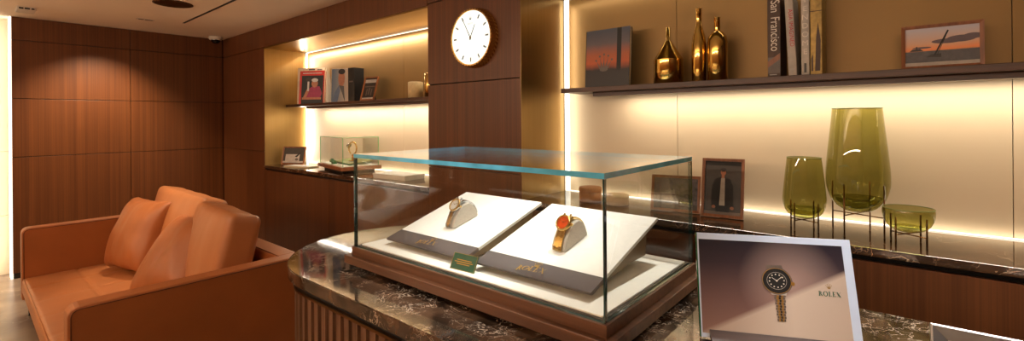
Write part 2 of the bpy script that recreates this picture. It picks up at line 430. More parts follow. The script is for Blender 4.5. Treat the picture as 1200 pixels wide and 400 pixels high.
for x0, x1, sm in [(N1, N1e, (-3.7,)), (N2, N2e, (-1.036, .341))]:
    xs = [x0 + .035] + list(sm) + [x1]
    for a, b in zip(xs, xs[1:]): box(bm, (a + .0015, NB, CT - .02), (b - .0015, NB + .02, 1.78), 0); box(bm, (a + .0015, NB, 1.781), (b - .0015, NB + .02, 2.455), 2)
    box(bm, (x0 + .03, NB + .015, CT - .03), (x1, NB + .05, 2.46), 1)
    
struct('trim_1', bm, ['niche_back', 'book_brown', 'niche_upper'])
# brass reveals (left/right sides and soffits of the niches)
bm = BM()
for x0, x1 in [(N1, N1e), (N2, N2e)]:
    box(bm, (x0 - .01, WB + .002, CT - .03), (x0, NB - .02, 2.45))
    box(bm, (x1 - .001, WB + .021, CT - .03), (x1 + .003, NB + .02, 2.45))
    box(bm, (x0, WB + .002, 2.448), (x1, NB + .02, 2.46))
struct('trim_2', bm, 'brushed_brass')
# LED channels: thin luminous diffusers in the niche corners, coves and at the far left wall edge
def emit_mat(name, col, s):
    m, nt, b = newmat(name); b.inputs['Base Color'].default_value = (1, 1, 1, 1)
    b.inputs['Emission Color'].default_value = col + (1,); b.inputs['Emission Strength'].default_value = s
emit_mat('led_glow', (1, .90, .74), 1.5)
emit_mat('led_soft', (1, .90, .74), 1.2)
bm = BM()
for x0, x1 in [(N1, N1e), (N2, N2e)]:
    box(bm, (x0 + .001, NB - .012, CT), (x0 + .034, NB + .008, 2.44))
    box(bm, (x0 + .03, NB - .006, CT + .0005), (x1 - .01, NB - .001, CT + .006))
    box(bm, (x0 + .03, NB - .008, 2.440), (x1 - .01, NB - .002, 2.447))
box(bm, (WA - .19, .318, .0), (WA - .012, .334, CE - .002))
struct('trim_3', bm, 'led_glow')
# remaining walls of the room, seen only in reflections
bm = BM(); box(bm, (2.5, -3.6, 0), (2.6, WB + .02, CE)); struct('wall_right', bm, 'panel_wood')
bm = BM(); box(bm, (-8.2, -3.6, 0), (2.6, -3.5, CE)); struct('wall_front', bm, 'room_paint')
bm = BM(); box(bm, (-8.2, -3.6, 0), (-8.1, 3.0, CE)); struct('wall_side', bm, 'room_paint')

# ------------------------------------------------------------------ wall counters and shelves
def counter(x0, x1, label):
    t = thing('wall_counter', label, 'counter', (0, 0, 0), group='marble counters in the wall niches')
    del t['group']
    bm = BM(); box(bm, (x0 + .002, WB - .012, CT - .032), (x1 - .004, NB - .002, CT), 0, .0012); obj('marble_top', bm, 'counter_marble', t)
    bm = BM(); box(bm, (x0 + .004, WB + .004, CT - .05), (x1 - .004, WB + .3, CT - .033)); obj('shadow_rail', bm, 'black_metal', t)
counter(N1, N1e, 'dark brown marble counter in the far niche left of the clock')
counter(N2, N2e, 'long dark brown marble counter under the green glass vases')
def shelf(x0, x1, inset, label, yb=NB - .002):
    t = thing('wall_shelf', label, 'shelf')
    bm = BM(); box(bm, (x0, 2.51, 1.768), (x1, yb, 1.797), 0, .002); obj('board', bm, 'shelf_wood', t)
    bm = BM(); box(bm, (x0 + inset, 2.575, 1.742), (x1 - .02, 2.64, 1.7675)); obj('light_housing', bm, 'shelf_wood', t)
    bm = BM(); box(bm, (x0 + inset, 2.6405, 1.757), (x1 - .02, 2.668, 1.7672)); obj('light_diffuser', bm, 'led_soft', t)
shelf(N1 + .003, N1e - .004, .38, 'thin dark wood shelf in the far niche left of the clock')
shelf(-1.70, N2e - .004, .2, 'long dark wood shelf holding gold bottles and the sailing photo')

# ------------------------------------------------------------------ ISLAND
FRX, FRY, FRH = .047, 1.40, .14
IC, IR, IZ = Vector((-1.85, 1.37)), .503, .98
def stadium(off, n=40):
    r = IR - off
    P = [(1.6, IC.y - r)]
    for i in range(n + 1):
        a = -pi / 2 - pi * i / n; P.append((IC.x + r * cos(a), IC.y + r * sin(a)))
    P.append((1.6, IC.y + r)); return P
isl = thing('display_island', 'rounded dark marble topped display island with slatted wood base', 'counter')
bm = BM(); prism(bm, stadium(0, 48), (0, 0, IZ - .05), (1, 0, 0), (0, 1, 0), (0, 0, .05)); obj('marble_top', bm, 'island_marble', isl, bev=.004)
bm = BM(); prism(bm, stadium(.035), (0, 0, IZ - .082), (1, 0, 0), (0, 1, 0), (0, 0, .031)); obj('shadow_gap', bm, 'black', isl)
bm = BM(); prism(bm, stadium(.022), (0, 0, IZ - .094), (1, 0, 0), (0, 1, 0), (0, 0, .011)); obj('metal_band', bm, 'brass_wire', isl)
# slats following the outline
per = stadium(.04, 80)
segs = []; 
for a, b in zip(per, per[1:]): segs.append((Vector(a), Vector(b)))
def walk(s):
    for a, b in segs:
        l = (b - a).length
        if s <= l:
            d = (b - a) / l; return a + d * s, Vector((-d.y, d.x))
        s -= l
    return None
total = sum((b - a).length for a, b in segs)
bm = BM(); ring = []; s = 0; pitch = .056
while s < total - .001:
    for ds, off in ((0, -.012), (.004, -.012), (.005, 0), (.050, 0), (.052, -.012)):
        q = walk(s + ds)
        if q: ring.append(q[0] + q[1] * (-off) * 1)
    s += pitch
n_in = walk(.1)[1]
lo = [bm.verts.new((p.x, p.y, .1)) for p in ring]; hi = [bm.verts.new((p.x, p.y, IZ - .094)) for p in ring]
for i in range(len(ring) - 1): bm.faces.new((lo[i], lo[i + 1], hi[i + 1], hi[i]))
bm.faces.new(hi)
obj('slatted_base', bm, 'slat_wood', isl)
bm = BM(); prism(bm, stadium(.08), (0, 0, 0), (1, 0, 0), (0, 1, 0), (0, 0, .1)); obj('plinth', bm, 'black', isl)

# ------------------------------------------------------------------ GLASS DISPLAY CASE
def glass_box(t, x0, x1, y0, y1, z0, z1, th, edge, name='glass_pane', topedge=None, tt=None):
    tt = tt or th
    """five panes; broad faces clear, thin faces tinted"""
    def pane(a, b, thin, e, clear=None):
        bm = BM(); box(bm, a, b, 0)
        for f in bm.faces:
            f.normal_update()
            if abs(f.normal[thin]) < .5 and not (clear and f.normal.dot(Vector(clear)) > .5): f.material_index = 1
        obj(name, bm, ['glass', e], t)
    pane((x0, y0, z0), (x1, y0 + th, z1 - tt), 1, edge)
    pane((x0, y1 - th, z0), (x1, y1, z1 - tt), 1, edge, (-1, 0, 0))
    pane((x0, y0 + th, z0), (x0 + th, y1 - th, z1 - tt), 0, edge, (0, 1, 0))
    pane((x1 - th, y0 + th, z0), (x1, y1 - th, z1 - tt), 0, edge)
    pane((x0, y0, z1 - tt + .0005), (x1, y1, z1), 2, topedge or edge)
case = thing('glass_display_case', 'large glass display case on a stepped wood base on the island', 'display case')
X0, X1, Y0, Y1, Z0, Z1 = -1.79, -.595, 1.075, 1.73, 1.066, 1.458
glass_box(case, X0, X1, Y0, Y1, Z0, Z1, .011, 'glass_edge_dark', topedge='glass_edge', tt=.016)
bm = BM(); box(bm, (X0 - .008, Y0 - .008, 1.032), (X1 + .008, Y1 + .008, 1.0655), 0, .001); obj('upper_base', bm, 'base_wood', case)
bm = BM(); box(bm, (X0 - .03, Y0 - .03, .998), (X1 + .03, Y1 + .03, 1.0318), 0, .002); obj('lower_base', bm, 'base_wood', case)
bm = BM(); box(bm, (X0 + .07, Y0 + .07, IZ + .0005), (X1 - .07, Y1 - .07, .998)); obj('foot', bm, 'black', case)
bm = BM(); box(bm, (X0 + .022, Y0 + .022, 1.0657), (X1 - .022, Y1 - .022, 1.074), 0, .002); obj('display_floor', bm, 'tray_white', case)
bm = BM()
for a, b in [((X0 + .0115, Y0 + .0115), (X1 - .0115, Y0 + .021)), ((X0 + .0115, Y1 - .021), (X1 - .0115, Y1 - .0115)), ((X0 + .0115, Y0 + .021), (X0 + .021, Y1 - .021)), ((X1 - .021, Y0 + .021), (X1 - .0115, Y1 - .021))]:
    box(bm, (a[0], a[1], 1.0657), (b[0], b[1], 1.070))
obj('inner_channel', bm, 'black_metal', case)

# tilted presentation pads
PT = math.atan2(.137, .475)
PL = .494
def pad(x0, label):
    wd = .469
    t = thing('presentation_pad', label, 'display pad', (x0 + wd / 2, 1.165, 1.088), (PT, 0, 0))
    bm = BM(); box(bm, (-wd / 2, .082, 0), (wd / 2, PL, .012), 0, .001); obj('board', bm, 'pad_white', t)
    bm = BM(); prism(bm, [(0, .004), (.0, .012), (.081, .0125), (.081, 0), (.012, 0)], (-wd / 2, 0, 0), (0, 1, 0), (0, 0, 1), (wd, 0, 0)); obj('front_band', bm, 'pad_grey', t)
    # wedge support standing on the case floor
    h = lambda y: -(1.088 - 1.0745) / cos(PT) - y * math.tan(PT)
    bm = BM(); prism(bm, [(.06, -.0003), (.06, h(.06) * .98), (.30, -.07), (.42, -.105), (.47, -.0003)], (-wd / 2 + .03, 0, 0), (0, 1, 0), (0, 0, 1), (wd - .06, 0, 0)); obj('wedge_support', bm, 'wedge_bronze', t)
    lg = art('crown_emblem', crown(0, .050, .030, 'gold_ink'), t, y=0)
    lg.rotation_euler = (R(-90), 0, 0); lg.location = (0, 0, .0132)
    # lettering lies on the band: local z of the art runs along the slope
    lt = art('gold_lettering', rolex(-.060, .014, .027, 'gold_ink'), t, y=0)
    lt.rotation_euler = (R(-90), 0, 0); lt.location = (0, 0, .0132)
    return t
# art() faces -Y; rotating by -90 about X lays local z along +y and the face upward
pad(-1.683, 'white tilted watch pad with grey band, the left one holding the silver dial watch')
pad(-1.158, 'white tilted watch pad with grey band, the right one holding the orange dial watch')

def padpt(x, y, z=.0125):
    return (x, 1.165 + y * cos(PT) - z * sin(PT), 1.088 + y * sin(PT) + z * cos(PT))
# watches on cushions
def watch_cushion(loc, rz, label):
    bm = BM()
    prof = [(-.052, 0), (-.050, .008), (-.035, .028), (-.012, .047), (.008, .055), (.026, .053), (.040, .042), (.048, .022), (.050, 0)]
    prism(bm, prof, (-.0225, 0, 0), (0, 1, 0), (0, 0, 1), (.045, 0, 0))
    o = obj('watch_cushion', bm, 'cushion_grey', None, bev=.003)
    o.location = loc; o.rotation_euler = (PT, 0, rz); o.scale = (1.35,) * 3
    return tag(o, label, 'watch cushion')
def watch(loc, rz, dialm, metals, label):
    t = thing('wristwatch', label, 'watch', loc, (PT, 0, rz)); t.scale = (1.35,) * 3
    # local frame shared with the cushion; bracelet path over the front slope
    path = [(-.0555, .004), (-.053, .012), (-.045, .0225), (-.037, .032), (-.029, .040), (-.018, .049), (.002, .060), (.018, .061), (.032, .056), (.044, .046), (.052, .034), (.056, .020), (.057, .006)]
    P = [Vector((0, a, b)) for a, b in path]; L = [0]
    for a, b in zip(P, P[1:]): L.append(L[-1] + (b - a).length)
    def pos(s):
        for i in range(len(P) - 1):
            if s <= L[i + 1]: return P[i].lerp(P[i + 1], (s - L[i]) / (L[i + 1] - L[i])), (P[i + 1] - P[i]).normalized()
        return P[-1], (P[-1] - P[-2]).normalized()
    bm = BM()
    def link(s, hl, h0, h1, x0, x1, mi):
        p, d = pos(s); nrm = Vector((0, -d.z, d.y))
        c = [p + d * q + nrm * h for q, h in ((-hl, h0), (hl, h0), (hl * .82, h1), (-hl * .82, h1))]
        va = [bm.verts.new((x0, v.y, v.z)) for v in c]; vb = [bm.verts.new((x1, v.y, v.z)) for v in c]
        fs = [bm.faces.new(va), bm.faces.new(vb[::-1])]
        for i in range(4): fs.append(bm.faces.new((va[i], vb[i], vb[(i + 1) % 4], va[(i + 1) % 4])))
        for f in fs: f.material_index = mi
    s = .002; k = 0
    while s < L[-1]:
        link(s, .0032, -.0014, .0002, -.0092, .0092, 0)
        link(s, .0024, -.0002, .0016, -.0095, -.0035, 0); link(s, .0024, -.0002, .0016, .0035, .0095, 0)
        link(s + .0025, .0024, -.0002, .0020, -.0032, .0032, 1)
        s += .0056
    for v in bm.verts: v.co.x *= 1.3
    obj('bracelet', bm, list(metals), t)
    # head
    hd = Vector((0, -.010, .0575)); tl = R(38)
    def sub(name, bm, m):
        o = obj(name, bm, m, t); o.location = hd; o.rotation_euler = (tl, 0, 0); o.scale = (1.2,) * 3; return o
    bm = BM(); lathe(bm, [(0, -.004), (.0165, -.004), (.0185, 0), (.0185, .003), (0, .003)], 36)
    box(bm, (-.010, -.024, -.004), (-.0065, .024, .001), 0, .001); box(bm, (.0065, -.024, -.004), (.010, .024, .001), 0, .001)
    sub('case', bm, metals[0])
    bm = BM(); lathe(bm, [(.0185, .003), (.0178, .0058), (.0148, .0062), (.0145, .004)], 48); sub('bezel', bm, metals[1])
    bm = BM(); lathe(bm, [(0, .0042), (.0148, .0042)], 36); sub('dial', bm, dialm)
    bm = BM()
    for k in range(12):
        a = 2 * pi * k / 12; vs = box(bm, (-.0006, .0102, .0043), (.0006, .0132, .0048)); bmesh.ops.rotate(bm, verts=vs, cent=(0, 0, 0), matrix=Matrix.Rotation(a, 3, 'Z'))
    for a, l in ((R(55), .0075), (R(-60), .0105)):
        vs = box(bm, (-.0005, -.001, .0049), (.0005, l, .0053)); bmesh.ops.rotate(bm, verts=vs, cent=(0, 0, 0), matrix=Matrix.Rotation(a, 3, 'Z'))
    sub('hour_marks', bm, 'gold')
    bm = BM(); lathe(bm, [(0, 0), (.003, 0), (.003, .004), (0, .004)], 14); bmesh.ops.rotate(bm, verts=bm.verts[:], cent=(0, 0, 0), matrix=Matrix.Rotation(R(90), 3, 'Y')); bmesh.ops.translate(bm, verts=bm.verts[:], vec=(.0185, 0, 0))
    sub('winding_crown', bm, metals[1])
cL = padpt(-1.455, .235); cR = padpt(-.905, .235)
watch_cushion(cL, R(-6), 'pale grey cushion under the silver dial watch'); watch(cL, R(-6), 'dial_silver', ('steel', 'gold'), 'two-tone wristwatch with a silver dial on the left pad')
watch_cushion(cR, R(-4), 'pale grey cushion under the orange dial watch'); watch(cR, R(-4), 'dial_orange', ('gold', 'gold'), 'gold wristwatch with an orange dial on the right pad')
# green card
t = thing('green_card', 'small green card with gold lettering standing inside the case at the front', 'card', (-1.178, 1.118, 1.0745), (R(-28), 0, R(4)))
bm = BM(); box(bm, (-.056, 0, 0), (.056, .003, .058), 0, .0006); obj('card', bm, 'green_card', t)
art('gold_lines', [(rect(-.054, .001, .054, .002), 'gold_ink'), (rect(-.054, .056, .054, .057), 'gold_ink'), (rect(-.055, .001, -.054, .057), 'gold_ink'), (rect(.054, .001, .055, .057), 'gold_ink'),
    (rect(-.034, .034, .034, .0365), 'gold_ink'), (rect(-.042, .027, .042, .0295), 'gold_ink'), (rect(-.030, .020, .030, .0225), 'gold_ink')], t)
bm = BM(); box(bm, (-.03, .0032, 0), (.03, .028, .002)); box(bm, (-.02, .003, 0), (.02, .0045, .04)); obj('card_foot', bm, 'gold', t)

# ------------------------------------------------------------------ large print in stand (front right)
pr_dir = R(25.6)
pt = thing('advertising_print', 'large framed watch advertisement with ROLEX lettering leaning on a dark ledge', 'framed print', (-.436, 1.332, .987), (R(-17), 0, pr_dir))
PW, PH = .395, .285
bm = BM(); box(bm, (0, 0, 0), (PW, .012, PH), 0, .0008); obj('mount_board', bm, 'print_white', pt)
bm = BM(); box(bm, (-.0035, -.001, 0), (-.0003, .013, PH)); o = obj('glass_edge', bm, 'green_edge', pt); o['label'] = 'green left edge of the print'
# printed picture: dark upper part and light beam, gradients in local x/z
def ad_mat():
    m, nt, b = newmat('ad_picture'); N = nt.nodes; L = nt.links
    tc = N.new('ShaderNodeTexCoord'); sp = N.new('ShaderNodeSeparateXYZ'); L.new(tc.outputs['Object'], sp.inputs[0])
    def math_(op, a, b_=None, c=None):
        n = N.new('ShaderNodeMath'); n.operation = op
        for i, v in enumerate((a, b_, c)):
            if v is None: continue
            if isinstance(v, (int, float)): n.inputs[i].default_value = v
            else: L.new(v, n.inputs[i])
        return n.outputs[0]
    x, z = sp.outputs[0], sp.outputs[2]
    bg = N.new('ShaderNodeValToRGB'); cr = bg.color_ramp
    cr.elements[0].position = 0; cr.elements[0].color = lin((140, 106, 94)); cr.elements[1].position = 1; cr.elements[1].color = lin((26, 22, 34))
    e = cr.elements.new(.35); e.color = lin((112, 84, 80)); e = cr.elements.new(.72); e.color = lin((54, 42, 50))
    zz = math_('MULTIPLY', z, 1 / PH); L.new(zz, bg.inputs[0])
    # warm halo near the watch
    dx = math_('SUBTRACT', x, PW * .60); dz = math_('SUBTRACT', z, PH * .56)
    d2 = math_('ADD', math_('MULTIPLY', dx, dx), math_('MULTIPLY', dz, dz)); d = math_('SQRT', d2)
    hal = math_('MULTIPLY', math_('MAXIMUM', math_('SUBTRACT', 1, math_('MULTIPLY', d, 7.5)), 0), .55)
    m1 = N.new('ShaderNodeMix'); m1.data_type = 'RGBA'; L.new(hal, m1.inputs[0]); L.new(bg.outputs[0], m1.inputs[6]); m1.inputs[7].default_value = lin((206, 176, 166))
    # beam: below the line z = k x + c
    ln = math_('SUBTRACT', math_('MULTIPLY_ADD', x, .50 * 1.0, .018), z)
    fc = math_('MINIMUM', math_('MAXIMUM', math_('MULTIPLY', ln, 60), 0), 1)
    bc = N.new('ShaderNodeValToRGB'); bc.color_ramp.elements[0].color = lin((206, 190, 176)); bc.color_ramp.elements[1].color = lin((172, 152, 138))
    L.new(math_('MULTIPLY', math_('ABSOLUTE', dx), 4.5), bc.inputs[0])
    m2 = N.new('ShaderNodeMix'); m2.data_type = 'RGBA'; L.new(fc, m2.inputs[0]); L.new(m1.outputs[2], m2.inputs[6]); L.new(bc.outputs[0], m2.inputs[7])
    L.new(m2.outputs[2], b.inputs['Base Color']); b.inputs['Roughness'].default_value = .5; b.inputs['Specular IOR Level'].default_value = .25
ad_mat()
bm = BM(); f = bm.faces.new([bm.verts.new(p) for p in ((.004, -.0008, .012), (PW - .022, -.0008, .012), (PW - .022, -.0008, PH - .018), (.004, -.0008, PH - .018))]); obj('picture', bm, 'ad_picture', pt)
wx, wz = PW * .515, PH * .575
P = []; WK = 1.28
cos_, s_ = 1, 1
# bracelet: tapering columns of links below, stub above
for r in range(11):
    z1 = wz - .022 - r * .0055; k = 1 - r * .028
    for c, m in ((-2, 'photo_mid'), (-1, 'gold_ink'), (0, 'photo_dark'), (1, 'gold_ink'), (2, 'photo_mid')):
        P.append((rect(wx + .003 + (c * .0046 - .0021) * k + (.001 if r % 2 else 0), z1 - .0048, wx + .003 + (c * .0046 + .0021) * k + (.001 if r % 2 else 0), z1), m))
P.append(([(wx - .020, wz + .024), (wx + .014, wz + .026), (wx + .012, wz + .033), (wx - .018, wz + .032)], 'photo_mid'))
P.append(([(wx - .022, wz - .012), (wx + .022, wz - .012), (wx + .016, wz - .029), (wx - .012, wz - .029)], 'photo_light'))
P.append((ell(wx, wz, .0305, .0285, 40), 'photo_mid')); P.append((ell(wx, wz, .0285, .0265, 40), 'gold_ink')); P.append((ell(wx, wz, .0275, .0255, 40), 'book_black'))
P.append((ell(wx, wz, .0195, .018, 36), 'photo_light')); P.append((ell(wx, wz, .0188, .0172, 36), 'black'))
for k in range(12):
    a = 2 * pi * k / 12 + .1; P.append((ell(wx + .0145 * cos(a), wz + .0133 * sin(a), .0015, .0015, 8), 'ink_white'))
P.append((ell(wx + .031, wz - .004, .004, .004, 12), 'gold_ink')); P.append((ell(wx, wz, .0018, .0018, 8), 'ink_white'))
P.append(([(wx - .0007, wz), (wx + .0007, wz), (wx + .0105, wz + .008), (wx + .0095, wz + .009)], 'ink_white')); P.append(([(wx, wz - .0007), (wx, wz + .0007), (wx - .009, wz + .007), (wx - .0095, wz + .006)], 'ink_white'))
P = [([(wx + (x - wx) * WK, wz + (z - wz) * WK) for x, z in q], m) for q, m in P]
art('printed_watch', P, pt, y=-.0012, step=.00001)
art('printed_crown', crown(PW * .836, PH * .535, .014, 'ink_gold'), pt, y=-.0012, step=.00001)
art('printed_lettering', rolex(PW * .836 - .0265, PH * .468, .0122, 'ink_green'), pt, y=-.0012, step=.00001)
# ledge in front of the print
bm = BM(); prism(bm, [(-.0025, .002), (-.0025, .022), (-.006, .022), (-.055, -.012), (-.055, -.016)], (.022, 0, 0), (0, 1, 0), (0, 0, 1), (PW - .052, 0, 0)); obj('ledge', bm, 'print_ledge', pt)
bm = BM(); prism(bm, [(.0125, .005), (.0125, .16), (.018, .16), (.085, .029), (.075, .029), (.02, .14)], (PW * .3, 0, 0), (0, 1, 0), (0, 0, 1), (PW * .4, 0, 0)); obj('easel_back', bm, 'print_ledge', pt)
# silver frame standing at lower right, leaning back
t = thing('silver_frame', 'slanted grey metal frame holding a white card, right of the large watch advertisement', 'frame', (FRX, FRY, IZ + .0095), (R(-24), 0, R(2)))
FW, FH = .30, FRH
bm = BM()
o4, m4, i4 = rect(0, 0, FW, FH), rect(.004, .004, FW - .004, FH - .004), rect(.03, .03, FW - .03, FH - .03)
F = [[bm.verts.new((x, y, z)) for x, z in pts] for pts, y in ((o4, .022), (o4, .002), (m4, 0), (i4, .012), (i4, .016))]
for A, B in zip(F, F[1:]):
    for i in range(4): bm.faces.new((A[i], A[(i + 1) % 4], B[(i + 1) % 4], B[i]))
bm.faces.new(F[0])
obj('frame', bm, 'silver_tray', t)
bm = BM(); box(bm, (.0305, .0125, .0305), (FW - .0305, .0155, FH - .0305)); obj('white_card', bm, 'card_white', t)
bm = BM(); prism(bm, [(.0225, .04), (.0225, FH * .7), (.028, FH * .7), (.028 + FH * .34, .012 + FH * .17)], (FW * .4, 0, 0), (0, 1, 0), (0, 0, 1), (FW * .2, 0, 0)); obj('easel_leg', bm, 'black', t)

# ------------------------------------------------------------------ SOFA
sofa = thing('leather_sofa', 'tan leather two seat sofa with squared arms and piped seams', 'sofa')
SX0, SX1, SY0, SY1, SH = -5.62, -2.965, .31, 1.43, .735
def rbox(a, b, r, seg=4):
    bm = BM(); box(bm, a, b)
    bmesh.ops.bevel(bm, geom=bm.edges[:], offset=r, segments=seg, affect='EDGES', profile=.5)
    return bm
def arm(x0, x1):
    # side profile with rounded upper front corner
    rr = .045
    prof = [(SY0, .15), (SY0, SH - rr)] + [(SY0 + rr - rr * cos(R(a)), SH - rr + rr * sin(R(a))) for a in (22, 45, 68)] + [(SY0 + rr, SH), (SY1, SH), (SY1, .15)]
    bm = BM(); prism(bm, prof, (x0, 0, 0), (0, 1, 0), (0, 0, 1), (x1 - x0, 0, 0))
    o = obj('arm', bm, 'leather', sofa, bev=.010)
    # piped seams a little in from both faces
    for x in (x0 + .0005, x1 - .0005):
        q = .013; pp = [(SY0 + q, .16), (SY0 + q, SH - rr - .002)] + [(SY0 + rr - (rr - q) * cos(R(a)), SH - rr + (rr - q) * sin(R(a))) for a in (22, 45, 68)] + [(SY0 + rr, SH - q), (SY1 - .01, SH - q)]
        bm = BM(); tube(bm, [(x, y, z) for y, z in pp], .0028, 8); obj('piping', bm, 'leather_seam', o)
arm(SX0, SX0 + .115); arm(SX1 - .115, SX1)
bm = rbox((SX0 + .1155, SY1 - .13, .15), (SX1 - .116, SY1, SH - .002), .015); ob = obj('backrest_frame', bm, 'leather', sofa, smooth=False)
bm = BM(); tube(bm, [(SX0 + .1, SY1 - .125, SH - .001), (SX1 - .1, SY1 - .125, SH - .001)], .003, 8); obj('piping', bm, 'leather_seam', ob)
bm = rbox((SX0 + .116, SY0 + .02, .15), (SX1 - .116, SY1 - .131, .20), .006); obj('seat_rail', bm, 'leather', sofa)
def box_cushion(a, b, r, bulge, axis_top, tuft=None, nx=26):
    """boxed cushion: rounded box, gently crowned on both large faces"""
    a, b = Vector(a), Vector(b); c = (a + b) / 2; h = (b - a) / 2
    bm = BM(); box(bm, a, b)
    bmesh.ops.subdivide_edges(bm, edges=bm.edges[:], cuts=nx, use_grid_fill=True)
    for v in bm.verts:
        p = v.co - c
        # round the box
        q = Vector((max(-h.x + r, min(h.x - r, p.x)), max(-h.y + r, min(h.y - r, p.y)), max(-h.z + r, min(h.z - r, p.z))))
        d = p - q
        if d.length > 1e-9: p = q + d.normalized() * min(r, d.length if d.length < r else r)
        u = [p[i] / h[i] for i in range(3)]
        o1, o2 = [i for i in range(3) if i != axis_top]
        k = max(0, 1 - abs(u[o1]) ** 2.5) * max(0, 1 - abs(u[o2]) ** 2.5)
        add = bulge * k * (1 if p[axis_top] > 0 else -1) * min(1, abs(u[axis_top]) * 1.2)
        if tuft and p[axis_top] > 0:
            for g in tuft[0]: add -= .007 * math.exp(-((p[o1] + c[o1] - g) / .014) ** 2)
            for g in tuft[1]: add -= .007 * math.exp(-((p[o2] + c[o2] - g) / .014) ** 2)
        p[axis_top] += add
        v.co = c + p
    for f in bm.faces: f.smooth = True
    return bm
# seat
sx = [SX0 + .118, SX1 - .118]
gx = [sx[0] + (sx[1] - sx[0]) * k / 6 for k in (1, 2, 3, 4, 5)]; gy = [SY0 + .33, SY0 + .60]
bm = box_cushion((sx[0], SY0 + .0, .201), (sx[1], SY1 - .135, .335), .03, .018, 2, (gx, gy), 90)
o = obj('seat_cushion', bm, 'leather_light', sofa, smooth=True)
bm = BM(); tube(bm, [(sx[0] + .03, SY0 + .010, .329), (sx[1] - .03, SY0 + .010, .329)], .004, 8); tube(bm, [(sx[0] + .03, SY0 + .010, .212), (sx[1] - .03, SY0 + .010, .212)], .004, 8); obj('piping', bm, 'leather_light', o)
for x in (SX0 + .05, SX1 - .05):
    for y in (SY0 + .06, SY1 - .06):
        bm = BM(); box(bm, (x - .02, y - .02, 0), (x + .02, y + .02, .15), 0, .002); obj('leg', bm, 'black_metal', sofa)
# back cushions (parts of the sofa)
def wrinkle(bm, amp, freq, seed):
    from mathutils import noise
    for v in bm.verts:
        n = noise.noise(Vector((v.co.x * freq + seed, v.co.y * freq * .6, v.co.z * freq * .6)))
        n2 = noise.noise(Vector((v.co.x * freq * 3 + seed, v.co.y * freq * 2, v.co.z * freq * .8 + 5)))
        v.co += v.normal * amp * (n + .4 * n2)
def back_cushion(cx, wd, rz, tilt, cy=1.20, z0=.33, hh=.66, dx=0):
    bm = box_cushion((-wd / 2, -.10, 0), (wd / 2, .10, hh), .045, .045, 1, None, 34)
    bm.normal_update(); wrinkle(bm, .005, 5, cx)
    o = obj('back_cushion', bm, 'leather_light', sofa, smooth=True)
    o.location = (cx, cy, z0); o.rotation_euler = (-tilt, 0, rz)
    bm = BM()
    for s in (-1, 1):
        c = [(-wd / 2 + .03, .03), (wd / 2 - .03, .03), (wd / 2 - .03, hh - .03), (-wd / 2 + .03, hh - .03)]
        tube(bm, [(wd / 2 - .012, s * .066, .05), (wd / 2 - .012, s * .066, hh - .04)], .003, 8)
        tube(bm, [(-wd / 2 + .05, s * .076, hh - .016), (wd / 2 - .05, s * .076, hh - .016)], .003, 8)
    obj('piping', bm, 'leather', o)
back_cushion(-4.72, 1.22, R(0), R(14), 1.12, hh=.68)
back_cushion(-3.66, .80, R(-3), R(14), 1.05, hh=.68)
# throw pillows: separate things
def pillow(loc, rot, wd, hh, th, seed, label):
    bm = BM(); n = 30; S = {}
    for side in (1, -1):
        for i in range(n + 1):
            for j in range(n + 1):
                u, v = -1 + 2 * i / n, -1 + 2 * j / n
                if side == -1 and (i in (0, n) or j in (0, n)): S[side, i, j] = S[1, i, j]; continue
                k = ((1 - abs(u) ** 3.0) * (1 - abs(v) ** 3.0)) ** .5
                # corners pulled out a little, edges drawn in
                x = u * wd / 2 * (1 - .05 * (1 - v * v)); z = v * hh / 2 * (1 - .05 * (1 - u * u))
                S[side, i, j] = bm.verts.new((x, side * (th / 2 * k + .012), z + hh / 2) if not (i in (0, n) or j in (0, n)) else (x, 0, z + hh / 2))
        for i in range(n):
            for j in range(n):
                q = [S[side, i, j], S[side, i + 1, j], S[side, i + 1, j + 1], S[side, i, j + 1]]
                bm.faces.new(q if side == -1 else q[::-1])
    bm.normal_update(); bmesh.ops.recalc_face_normals(bm, faces=bm.faces[:]); bm.normal_update(); wrinkle(bm, .010, 9, seed)
    o = obj('throw_pillow', bm, 'leather', None, smooth=True, subd=1)
    o.location = loc; o.rotation_euler = rot
    return tag(o, label, 'pillow')
pillow((-4.96, .88, .355), (R(-22), 0, R(14)), .62, .62, .29, 3, 'tan leather throw pillow standing on the seat nearer the far arm')
pillow((-3.93, .87, .355), (R(-36), 0, R(18)), .62, .64, .32, 8, 'tan leather throw pillow leaning back in front of the near back cushion')

# ------------------------------------------------------------------ ceiling fittings
t = thing('ceiling_detector', 'small white box shaped detector on the ceiling at upper left', 'detector', (-6.40, .40, CE - .0005), (0, 0, R(0)))
bm = BM(); box(bm, (-.10, -.065, -.035), (.10, .065, 0), 0, .006); obj('housing', bm, 'white_plastic', t)
bm = BM()
for y0, y1 in ((-.05, -.02), (-.012, .022), (.032, .052)): box(bm, (.1002, y0, -.026), (.103, y1, -.012))
obj('sensor_window', bm, 'lens_dark', t)
t = thing('recessed_downlight', 'round recessed brown downlight in the ceiling above the sofa', 'downlight', (-5.17, 1.27, CE - .0005))
bm = BM(); lathe(bm, [(.155, 0), (.155, -.006), (.135, -.006), (.135, -.001)], 40); obj('trim_ring', bm, 'recess_brown', t)
bm = BM(); lathe(bm, [(.135, -.003), (.09, -.0015), (.0, -.001)], 40); obj('reflector', bm, 'recess_brown', t)
t = thing('ceiling_vent', 'tiny dark slotted air vent on the ceiling near the left wall', 'vent', (-6.17, 1.27, CE - .0005), (0, 0, R(0)))
bm = BM(); box(bm, (-.03, -.075, -.006), (.03, .075, 0), 0, .001); obj('plate', bm, 'white_plastic', t)
bm = BM(); box(bm, (-.016, -.06, -.0075), (.016, -.015, -.0062)); box(bm, (-.016, -.005, -.0075), (.016, .06, -.0062)); obj('slot', bm, 'lens_dark', t)
